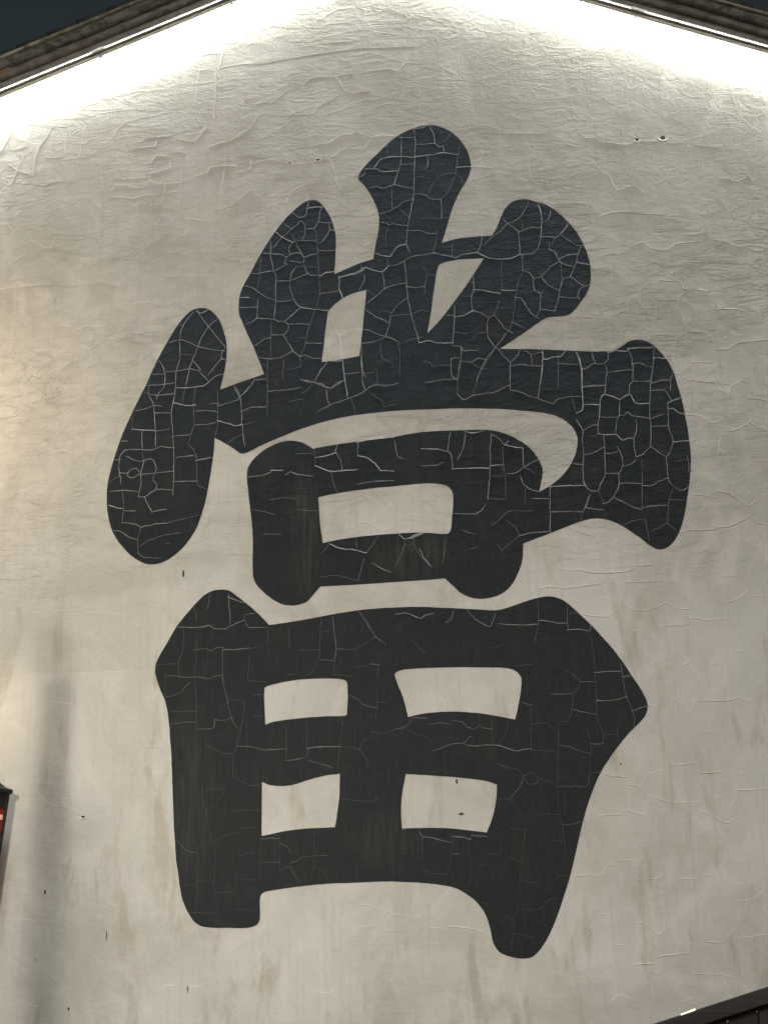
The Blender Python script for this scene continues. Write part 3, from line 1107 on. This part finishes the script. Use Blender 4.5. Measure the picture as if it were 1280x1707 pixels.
2 1065 555 1100 590 1120 625 1140 600
3 1075 490 1120 485 1135 500 1170 490 1200 475 1215 500
2 930 720 1000 715 1030 705 1050 735 1110 750 1180 775
2 920 830 1020 830
2 555 857 640 865 700 905 715 975 750 980
3 835 905 920 912 925 960 900 985 820 985 825 950 765 952
3 750 980 765 1018 815 1018
2 820 985 815 1105 780 1100 765 1018
3 905 985 930 1060 950 1115 1015 1118
3 925 940 980 942 1035 948
2 1040 970 1070 1000 1080 1025
3 1085 1022 1140 1022 1190 1032
2 1045 1030 1070 1000
2 490 1050 540 1055 620 1058 695 1025
2 700 1050 765 1055
1 705 980 700 1050
2 370 1065 450 1070 530 1085
2 800 1130 940 1128
2 240 490 300 495
2 450 340 480 355 510 355
2 1195 1055 1280 1048
F 900 900 3.368
3 100 160 140 168 230 168 270 183 375 183 470 178 510 165
3 0 272 60 262 140 272 230 260 340 245
3 480 238 580 236 670 233
2 435 205 455 260 475 300 520 315
3 470 362 520 390 570 398 640 385 700 355 735 365 770 388 830 387
3 840 440 880 438 910 450 960 448 1040 443
3 690 488 750 478 830 475
3 240 415 290 428 390 430
2 390 430 440 380
3 1045 352 1110 330 1170 280
3 770 718 800 705 845 683
2 945 710 985 690
3 1205 318 1260 318
3 770 915 800 925 830 975 860 930 885 903 1000 903 1040 903 1115 885
2 1140 890 1160 903 1195 893
1 770 750 775 840 760 960
2 670 955 720 958
3 720 1262 800 1262 870 1252
3 900 1310 960 1308 1020 1303
3 365 1310 400 1325 490 1332
2 920 1075 1095 1075
2 600 935 655 930
1 510 1100 545 1140 555 1220
2 600 1312 680 1295
2 1115 622 1145 625
2 840 68 880 75 920 62 990 72
2 1030 205 1085 203
F 900 1280 3.368
3 495 98 545 103 600 150 680 180 760 198 900 187
2 545 103 580 80 590 40
3 475 235 520 248 585 260 610 190
3 245 298 310 280
3 345 268 400 262 455 267
3 885 235 950 265 1035 310 1085 293
1 885 250 855 300
3 1100 125 1160 125 1280 115
2 1100 125 1095 175 1070 205
3 200 605 240 607 280 598 345 608 380 550 440 548
3 445 520 545 518
3 600 625 650 622 690 600
3 790 622 870 622
3 905 598 950 603 995 630
2 1105 745 1170 742 1220 720 1250 690
2 345 818 400 830
3 540 868 585 872 620 905 665 937 690 905
1 590 640 590 870
3 235 878 270 905 305 940
2 285 738 325 737
3 660 1060 730 1050 830 1038
3 530 1105 640 1100
2 410 995 480 990
3 930 975 1005 982
1 1050 945 1090 905
2 1130 955 1200 945 1280 935
2 800 1308 865 1298
2 395 1312 450 1275 540 1310
2 850 1155 1000 1160 1130 1185
2 285 1175 310 1175
1 860 425 960 440 1010 410
F 0 540 4.065
2 395 12 470 12
2 485 45 560 25 600 12 720 18
2 850 70 950 60 1050 80
2 235 180 340 182 410 185 440 180
2 415 310 470 265 520 240
1 570 150 620 165 680 120
1 300 425 400 418 460 430 520 420
1 450 520 500 520 560 485 615 465
1 840 490 920 490
1 430 850 470 870 560 870 650 855
1 420 985 480 945
1 570 950 610 940 650 958 710 940
1 500 1078 540 1078
1 620 1100 685 1075
F 200 1450 1.8286
2 725 105 760 110 820 130 870 142 920 142
2 690 190 730 175 780 170 800 185 845 188
2 940 175 1000 182
3 1000 172 1060 178 1105 190
3 120 368 140 355 175 352
2 208 357 250 357
2 480 75 510 100 522 145
2 600 372 640 375 650 360
2 940 220 975 225
F 0 900 2.1156
1 0 265 100 255 250 250 400 258 440 265
1 0 485 100 478 250 472 400 465 470 460
1 130 880 160 920 200 940 240 935
2 510 732 580 728
1 190 570 260 580
1 60 1335 130 1342
"""

def crack_lines():
    fx = fy = 0; fs = 1
    for ln in CRACKS.strip().split('\n'):
        t = ln.split()
        if not t: continue
        if t[0] == 'F': fx, fy, fs = map(float, t[1:4]); continue
        tone = int(t[0]); v = list(map(float, t[1:]))
        yield tone, [(fx+v[i]/fs, fy+v[i+1]/fs) for i in range(0, len(v)-1, 2)]
def densify(pts, step=3.2):
    """soft Catmull through the trace plus a little hand-drawn jitter"""
    out = []; n = len(pts)
    for i in range(n-1):
        p0 = pts[i-1] if i else pts[0]; p1, p2 = pts[i], pts[i+1]; p3 = pts[i+2] if i+2 < n else pts[i+1]
        k = max(1, int(math.hypot(p2[0]-p1[0], p2[1]-p1[1])/step))
        for j in range(k):
            t = j/k; q = []
            for a in (0, 1):
                m1, m2 = (p2[a]-p0[a])*.30, (p3[a]-p1[a])*.30
                q.append((2*t**3-3*t*t+1)*p1[a] + (t**3-2*t*t+t)*m1 + (-2*t**3+3*t*t)*p2[a] + (t**3-t*t)*m2)
            out.append(tuple(q))
    out.append(pts[-1])
    res = []
    for x, y in out:
        res.append((x + noise.noise(Vector((x*.16, y*.16, 0)))*1.1, y + noise.noise(Vector((x*.16, y*.16, 7)))*1.1))
    return res
class Ribbons:
    def __init__(s): s.v, s.f, s.t = [], [], []
    def add(s, pts, wd, ht, tone, y0):
        n = len(pts)
        if n < 2: return
        P3 = [Vector((*P(x, y, y0),)) for x, y in pts]
        tot = sum((P3[i+1]-P3[i]).length for i in range(n-1)); acc = 0.0; b0 = len(s.v)
        for i in range(n):
            if i: acc += (P3[i]-P3[i-1]).length
            d = (P3[min(i+1, n-1)]-P3[max(i-1, 0)]); d = d.normalized() if d.length else Vector((1, 0))
            nn = Vector((-d.y, d.x))
            if nn.y < 0: nn = -nn
            e = min(acc, tot-acc); k = min(1.0, .42+e/.018)
            jx = noise.noise(Vector((P3[i].x*22, P3[i].y*22, 2)))
            k *= 1.0 + .2*jx
            hw, hh = wd*k, ht*k*(1+.5*noise.noise(Vector((P3[i].x*5, P3[i].y*5, 9))))
            a, c = P3[i]+nn*hw, P3[i]-nn*hw; m_ = P3[i]-nn*hw*.25
            s.v += [(a.x, y0+.0006, a.y), (m_.x, y0-hh, m_.y), (c.x, y0+.0006, c.y)]
            s.t += [tone*max(.4, min(1.1, 1+.5*jx))]*3
        for i in range(n-1):
            q = b0+3*i
            s.f += [(q, q+3, q+4, q+1), (q+1, q+4, q+5, q+2)]
    def build(s, name, mat, parent, label=None):
        me = bpy.data.meshes.new(name); me.from_pydata(s.v, [], s.f); me.update()
        at = me.attributes.new('bared', 'FLOAT', 'POINT'); at.data.foreach_set('value', s.t)
        return link(name, me, mat, parent, label=label, kind='stuff')
RB, RW = Ribbons(), Ribbons()
HWB = {1: .0020, 2: .0024, 3: .0028}; TONE = {1: .28, 2: .56, 3: .92}
HWW = {1: .0032, 2: .0041, 3: .0050}; HT = {1: .0026, 2: .0044, 3: .0066}
for tone, pts in crack_lines():
    for a, b in ((0, 1), (-1, -2)):       # run each line on by a hair so that it meets its neighbours
        dx, dy = pts[a][0]-pts[b][0], pts[a][1]-pts[b][1]; L_ = math.hypot(dx, dy) or 1
        pts[a] = (pts[a][0]+dx/L_*1.6, pts[a][1]+dy/L_*1.6)
    d = densify(pts); runs = []; cur = None
    for q in d:
        k = inked(*q)
        if cur is None or k != cur[0]:
            if cur: cur[1].append(q)
            cur = (k, [q]); runs.append(cur)
        else: cur[1].append(q)
    for k, r in runs:
        lowk = 1.0 - .5*max(0.0, min(1.0, (r[0][1]-900)/160)) - (.15 if r[0][1] > 1300 else 0)
        if k: RB.add(r, HWB[tone]*(.6+.4*lowk), .0006+.0003*tone, TONE[tone]*lowk, INK_Y-.0002)
        else: RW.add(r, HWW[tone]*(.66+.34*lowk), HT[tone]*(.45+.55*lowk)*(.65 if r[0][1] < 330 else 1), TONE[tone], 0.0)
RB.build('paint_crack', M['crack'], ink)
RW.build('plaster_crack', M['lip'], house)

# ------------------------------------------------------------------ chips and nail holes
def chip(px, py, rx, rz, lip=True):
    x, z = P(px, py); n = 9; me = MB(); vs_ = [(x, -.0012, z)]
    for i in range(n):
        a = 2*math.pi*i/n; k = random.uniform(.75, 1.2)
        vs_.append((x+rx*k*math.cos(a), -.0014, z+rz*k*math.sin(a)))
    me.add(vs_, [(0, 1+i, 1+(i+1) % n) for i in range(n)])
    o = me.build('chipped_hole', M['holeshade'], house)
    if lip:
        l = MB(); vs_ = []
        for i in range(7):
            a = math.pi*(1.02+.96*i/6)
            for kk, yy in ((.80, -.0018), (1.55, -.0090), (1.75, -.0006)):
                vs_.append((x+rx*kk*math.cos(a), yy, z+rz*kk*math.sin(a)))
        l.add(vs_, [(3*i+j, 3*i+j+1, 3*i+j+4, 3*i+j+3) for i in range(6) for j in (0, 1)])
        l.build('plaster_lip', M['litlip'], o)
for c in [(1104, 230, .020, .017), (1061, 233, .012, .014), (530, 267, .015, .009), (483, 272, .011, .006), (886, 245, .008, .004, False),
          (139, 1362, .012, .007), (76, 1487, .006, .012, False), (115, 1682, .005, .010, False), (178, 1561, .003, .030, False),
          (60, 1600, .003, .006, False), (761, 1303, .006, .013, False), (769, 1357, .016, .008, False), (306, 957, .006, .022, False),
          (313, 1650, .0035, .022, False), (1034, 1274, .005, .008, False)]:
    chip(*c)

# ------------------------------------------------------------------ the eave: stepped courses along both rakes
def rake_frame(side):
    s = sl if side < 0 else sr
    d = Vector((-1, 0, -s)).normalized() if side < 0 else Vector((1, 0, s)).normalized()   # down the slope, from the apex
    n = Vector((-d.z, 0, d.x)) if side > 0 else Vector((d.z, 0, -d.x))
    if n.z < 0: n = -n
    return d, n
A0 = Vector((ax, 0, az))
LEN = 5.6
def rake_box(name, side, t0, t1, o0, o1, n0, n1, mat, parent, bev=.0, jit=0.0, label=None, segs=1):
    """a bar from t0 to t1 down the rake, o = outward from the wall, n = square to the rake"""
    d, n = rake_frame(side); out = Vector((0, -1, 0)); mb = MB(); vs_ = []
    K = max(1, segs)
    for k in range(K+1):
        t = t0+(t1-t0)*k/K
        j = [noise.noise(Vector((t*2.3, side*5+c, n0*40)))*jit for c in range(4)]
        for c, (oo, nn) in enumerate(((o0, n0), (o1, n0), (o1, n1), (o0, n1))):
            vs_.append(A0 + d*t + out*(oo + (j[c] if c in (1, 2) else 0)) + n*(nn + j[c]))
    fs = []
    for k in range(K):
        q = 4*k; fs += [(q+c, q+(c+1) % 4, q+4+(c+1) % 4, q+4+c) for c in range(4)]
    fs += [(3, 2, 1, 0), (4*K, 4*K+1, 4*K+2, 4*K+3)]
    mb.add(vs_, fs); o = mb.build(name, mat, parent)
    bm = bmesh.new(); bm.from_mesh(o.data); bmesh.ops.recalc_face_normals(bm, faces=bm.faces); bm.to_mesh(o.data); bm.free()
    if label: o['label'] = label
    return o
SPEC = [ # outward, from, to, material, piece length, jitter
    ('eave_course', .104, .004, .032, 'stone_w', 1.9, .0006),
    ('eave_course', .147, .040, .083, 'stone_a', 1.45, .0014),
    ('eave_course', .178, .088, .135, 'stone_b', 1.1, .0040),
    ('eave_course', .208, .138, .192, 'stone_c', .62, .0055)]
for side in (-1, 1):
    for ci, (nm, o1, n0, n1, mt, L, jit) in enumerate(SPEC):
        t = .0 if ci % 2 == 0 else -.0
        t = .02
        while t < LEN:
            l = L*random.uniform(.85, 1.15); dn = random.uniform(-.002, .002) if ci > 1 else 0
            rake_box(nm, side, t, min(t+l, LEN)-.003, -.02, o1+dn, n0+dn*.4, n1, M[mt], house, jit=jit, segs=max(2, int(l/.09)))
            t += l
    # mossy weather strip on top of the courses
    t = .02
    while t < LEN:
        l = random.uniform(.5, .9)
        rake_box('weather_strip', side, t, min(t+l, LEN)-.004, -.02, .226+random.uniform(-.002, .003), .195, .206, M['moss'], house, jit=.003, segs=6)
        t += l
    # thin white cable cover under the second course, with gaps standing in for dark shadow at the clips
    breaks = {-1: [1.93, 1.02, 3.1], 1: [1.76, .75, 2.9]}[side]
    marks = [.05]
    for bk in sorted(breaks): marks += [bk-.045, bk+.045]
    marks.append(LEN)
    for a, b in zip(marks[::2], marks[1::2]):
        rake_box('cable_cover', side, a, b, .1335, .1455, .031, .0385, M['pvc'], house, jit=.0005, segs=8)
    # barrel tiles laid down the verge
    d, n = rake_frame(side); out = Vector((0, -1, 0)); t = .10; src = None
    while t < LEN:
        if src is None:
            mb = MB(); vs_ = []; K = 8
            for (tt, r) in ((0, .062), (.235, .070), (.235, .054), (0, .046)):
                for k in range(K+1):
                    a = math.pi*k/K; vs_.append(d*tt + out*(math.cos(a)*r) + n*(math.sin(a)*r))
            fs = [(r_*(K+1)+k, r_*(K+1)+k+1, ((r_+1) % 4)*(K+1)+k+1, ((r_+1) % 4)*(K+1)+k) for r_ in range(4) for k in range(K)]
            mb.add(vs_, fs); src = mb.mesh('roof_tile', True); src.materials.append(M['tile'])
        o = link('roof_tile', src, None, house)
        o.location = A0 + d*t + out*(.150+random.uniform(-.004, .004)) + n*(.208+random.uniform(0, .006))
        o.rotation_euler = (random.uniform(-.02, .02), random.uniform(-.02, .02), random.uniform(-.02, .02))
        t += .205
    # roof slab behind the verge
    rake_box('roof', side, 0, LEN+.2, -6.7, .09, .210, .25, M['rooftop'], house)
# a broken terracotta piece in the left courses
d, n = rake_frame(-1)
x, z = P(8, 117, -.175)
b = MB(); b.box((x, -.170, z), (.075, .03, .020), Matrix.Rotation(math.atan(-sl), 3, 'Y') ); o = b.build('broken_brick', M['terracotta'], house); bevel(o, .005)

# ------------------------------------------------------------------ LED tubes clipped under the eave
for side, lab in ((-1, 'glowing white light tube clipped under the rising left-hand eave'), (1, 'glowing white light tube clipped under the falling right-hand eave')):
    d, n = rake_frame(side); out = Vector((0, -1, 0))
    t = empty('light_tube', A0 + d*1.5, lab, 'light tube', 'light tubes under the eave')
    base = -(A0 + d*1.5)
    c = A0 + out*.086 + n*(-.014)
    mb = MB(); mb.tube(base + c + d*.04, base + c + d*(LEN-.1), .010, n=10); mb.build('glowing_tube', M['led'], t, True)
    for bk in {-1: [1.93, 1.02, 3.1], 1: [1.76, .75, 2.9]}[side]:
        o = rake_box('clip', side, bk-.011, bk+.011, .1045, .109, -.010, .030, M['metal'], t); o.data.transform(Matrix.Translation(base))
        sc = MB(); q = base + A0 + d*bk + out*.106 + n*(-.0115); sc.tube(q, q+out*.004, .0065, n=8); sc.build('screw', M['screw'], o)

# ------------------------------------------------------------------ dark timber porch at the lower right
PY = -1.0
(ax0, az0), (ax1, az1) = P(1090, 1707, PY), P(1280, 1645, PY)
ps = (az1-az0)/(ax1-ax0); pang = math.atan(ps)
print('porch', ax0, az0, ax1, az1, ps)
px_ = ax1+.55; pz_ = az1+.55*ps      # its ridge, outside the picture
porch = empty('timber_porch', (px_, PY, 0), 'dark timber porch gable with sloping black rake board over brown planks, before the white wall', 'porch')
def lp(x, y, z): return (x-px_, y-PY, z)
x0 = ax0-.55
for s in (-1, 1):
    a = (x0 if s < 0 else 2*px_-x0); L = math.hypot(a-px_, (a-px_)*ps)
    th = .066
    Mx = Matrix.Rotation(-pang if s < 0 else pang, 3, 'Y')
    cx, cz = (a+px_)/2, pz_-abs(a-px_)/2*ps
    b = MB(); b.box(lp(cx, PY+.03, cz-th/2/math.cos(pang)), (L, .06, th), Mx); o = b.build('rake_board', M['trim'], porch); bevel(o, .004)
    b = MB(); b.box(lp(cx, PY+.115, cz-.070), (L, .10, .03), Mx); b.build('roof_deck', M['trim'], porch)
k = 0; x = x0+.12
while x < 2*px_-x0-.12:
    wd = random.choice((.135, .15, .165)); xa, xb = x, x+wd-.006
    za, zb = pz_-abs(xa-px_)*ps-.05, pz_-abs(xb-px_)*ps-.05
    if xa < px_ < xb: zt = min(za, zb); za = zb = zt
    yy = PY+.045+random.uniform(0, .003); b = MB()
    b.add([lp(xa, yy, .02), lp(xb, yy, .02), lp(xb, yy, zb), lp(xa, yy, za), lp(xa, yy+.02, .02), lp(xb, yy+.02, .02), lp(xb, yy+.02, zb), lp(xa, yy+.02, za)],
          [(0, 1, 2, 3), (7, 6, 5, 4), (0, 4, 5, 1), (1, 5, 6, 2), (2, 6, 7, 3), (3, 7, 4, 0)])
    b.build('plank', M['timber'], porch)
    b = MB(); b.box(lp(xb+.003, PY+.078, (min(za, zb)-.004)/2), (.03, .016, min(za, zb)-.008)); b.build('cover_strip', M['timber'], porch); x += wd
for s in (x0+.06, 2*px_-x0-.06):
    b = MB(); zt = pz_-abs(s-px_)*ps-.07; b.box(lp(s, PY+.04, zt/2), (.10, .09, zt)); o = b.build('post', M['timber'], porch); bevel(o, .006)
# small glowing strip added as a glint on the rake board's edge
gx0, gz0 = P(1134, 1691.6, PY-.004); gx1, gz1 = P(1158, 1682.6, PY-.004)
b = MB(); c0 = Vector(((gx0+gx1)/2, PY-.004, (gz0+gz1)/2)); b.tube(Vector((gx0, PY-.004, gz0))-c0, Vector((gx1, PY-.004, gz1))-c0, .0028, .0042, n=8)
o = b.build('glint_strip', glow('warm_glint', (1, .90, .62), 1.1), None, True, label='tiny bright warm glint, built as a glowing strip on the upper edge of the dark porch board', cat='lamp'); o.location = c0

# ------------------------------------------------------------------ lantern at the left edge
LY = -.46
tipx, tipz = P(21, 1318, LY)
LR = .20
lx, lz = tipx-LR*.985, tipz
lant = empty('hanging_lantern', (lx, LY, lz), 'black framed hexagonal lantern with red and lit panes, hanging at the left edge', 'lantern')
def hexp(r, z, rot=0): return [Vector((r*math.cos(math.pi/3*i+rot), r*math.sin(math.pi/3*i+rot), z)) for i in range(6)]
b = MB(); b.lathe((0, 0, 0), [(.178, -.016), (LR, -.014), (LR, .004), (.165, .018), (.125, .048), (.10, .085), (.05, .11), (.018, .135), (.018, .17)], 6); b.build('cap', M['iron'], lant)
rt, rb_, H = .176, .118, .56
tp, bt = hexp(rt, -.018), hexp(rb_, -.018-H)
for i in range(6):
    b = MB(); b.tube(tp[i], bt[i], .011, .009, n=6); b.build('frame_bar', M['iron'], lant)
    j = (i+1) % 6
    ia = [tp[i].lerp(bt[i], f)*1 for f in (0, .12, .12, .9, 1)]; ja = [tp[j].lerp(bt[j], f) for f in (0, .12, .12, .9, 1)]
    shr = .97
    def q(v): return Vector((v.x*shr, v.y*shr, v.z))
    b = MB(); b.add([q(ia[1]), q(ja[1]), q(ja[3]), q(ia[3])], [(0, 1, 2, 3)]); pn = b.build('pane', M['pane'], lant)
    def rail(u, v, r=.009, name='rail'):
        bb = MB(); bb.tube(u, v, r, n=6); bb.build(name, M['iron'], lant)
    rail(ia[1], ja[1]); rail(ia[3], ja[3]); rail(ia[4], ja[4], .012)
    b = MB(); b.add([q(ia[0])*.995, q(ja[0])*.995, q(ja[1])*.995, q(ia[1])*.995], [(0, 1, 2, 3)]); b.build('fret_panel', M['iron'], lant)
    # red paper band down the middle of each pane
    def at(f, s_): return (tp[i].lerp(bt[i], f)).lerp(tp[j].lerp(bt[j], f), s_)*.978
    b = MB(); b.add([at(.125, .03), at(.125, .97), at(.19, .97), at(.19, .03)], [(0, 1, 2, 3)]); b.build('red_paper', M['redpane'], pn)
    b = MB(); b.add([at(.235, .03), at(.235, .97), at(.89, .97), at(.89, .03)], [(0, 1, 2, 3)]); b.build('red_paper', M['redpane'], pn)
b = MB(); b.lathe((0, 0, -.018-H-.03), [(.03, 0), (.09, .005), (.122, .03)], 6); b.build('base', M['iron'], lant)
b = MB(); b.tube((0, 0, .165), (0, 0, .62), .004, n=6); b.build('hanging_rod', M['iron'], lant)

# unseen post, placed so that its shadow makes the streak on the wall
SX, _ = P(92, 1200); _, SZ = P(100, 1128)
PSY = -2.4; LPX, LPY, LPZ = -1.62, -3.3, 2.55
kx = (0-LPY)/(PSY-LPY)
pxp = LPX + (SX-LPX)/kx; pzp = LPZ + (SZ-LPZ)/kx
print('post', pxp, pzp, 'lantern', lx, lz)
post = empty('shadow_post', (pxp, PSY, 0), 'slim dark wooden post with turned finial standing in the lane before the wall', 'post')
b = MB(); b.box((0, 0, pzp/2), (.046, .046, pzp)); o = b.build('shaft', M['post'], post); bevel(o, .006)
b = MB(); b.box((0, 0, .06), (.2, .2, .12)); o = b.build('foot', M['post'], post); bevel(o, .01)
b = MB(); b.lathe((0, 0, pzp), [(.030, 0), (.032, .008), (.02, .02), (.004, .035)], 8); b.build('finial', M['post'], post)
b = MB(); b.tube((-.30, -LY-.01, .62), (0, 0, .62), .012, n=8); b.build('wall_bracket', M['iron'], lant)

# ------------------------------------------------------------------ street lamp beyond the left edge
lampo = empty('street_lamp', (LPX, LPY, 0), 'black iron street lamp with two warm globes standing in the lane', 'street lamp')
b = MB(); b.lathe((0, 0, 0), [(.12, 0), (.12, .1), (.06, .2), (.04, .4), (.035, LPZ-.25)], 12); b.build('pole', M['iron'], lampo, True)
for gx, gy in ((-.022, .17), (.022, -.17)):
    b = MB(); b.tube((0, 0, LPZ-.28), (gx, gy, LPZ-.12), .018, n=8); b.build('arm', M['iron'], lampo)
    b = MB(); R_ = .021
    b.lathe((gx, gy, LPZ), [(R_*math.sin(math.pi*k/8)+.0005, -R_*math.cos(math.pi*k/8)) for k in range(9)], 14); b.build('globe', M['globe'], lampo, True)
    b = MB(); b.lathe((gx, gy, LPZ-.12), [(.016, .03), (.024, .06), (.024, .10)], 12); b.build('globe_cup', M['iron'], lampo)

# ------------------------------------------------------------------ two unseen lamps added to warm the left of the wall
src = None
for i, (xx, yy, zz) in enumerate(((-2.74, -.28, 3.22), (-3.30, -.80, 5.05))):
    r_ = empty('added_warm_lamp', (xx, yy, zz), ('lower' if i == 0 else 'upper')+' added warm glass lamp on an iron arm, unseen left of the painted character', 'added lamp', 'added warm lamps')
    if True:
        a_ = MB(); R_ = .035; a_.lathe((0, 0, 0), [(R_*math.sin(math.pi*k/8)+.0005, -R_*1.4*math.cos(math.pi*k/8)) for k in range(9)], 14)
        b_ = MB(); b_.tube((0, -yy, -.10), (0, 0, -.075), .010, n=8); b_.box((0, -yy-.008, -.10), (.07, .014, .12))
        c_ = MB(); c_.lathe((0, 0, -.085), [(.02, 0), (.034, .02), (.034, .045)], 12)
        src = [('glass', a_.mesh('glass', True), None), ('arm', b_.mesh('arm'), M['iron']), ('cup', c_.mesh('cup'), M['iron'])]
    for nm, me_, mt in src: link(nm, me_, mt or glow('added_lamp_glass', ((1.0, .80, .55), (1.0, .74, .47))[i], (60.0, 620.0)[i]), r_)
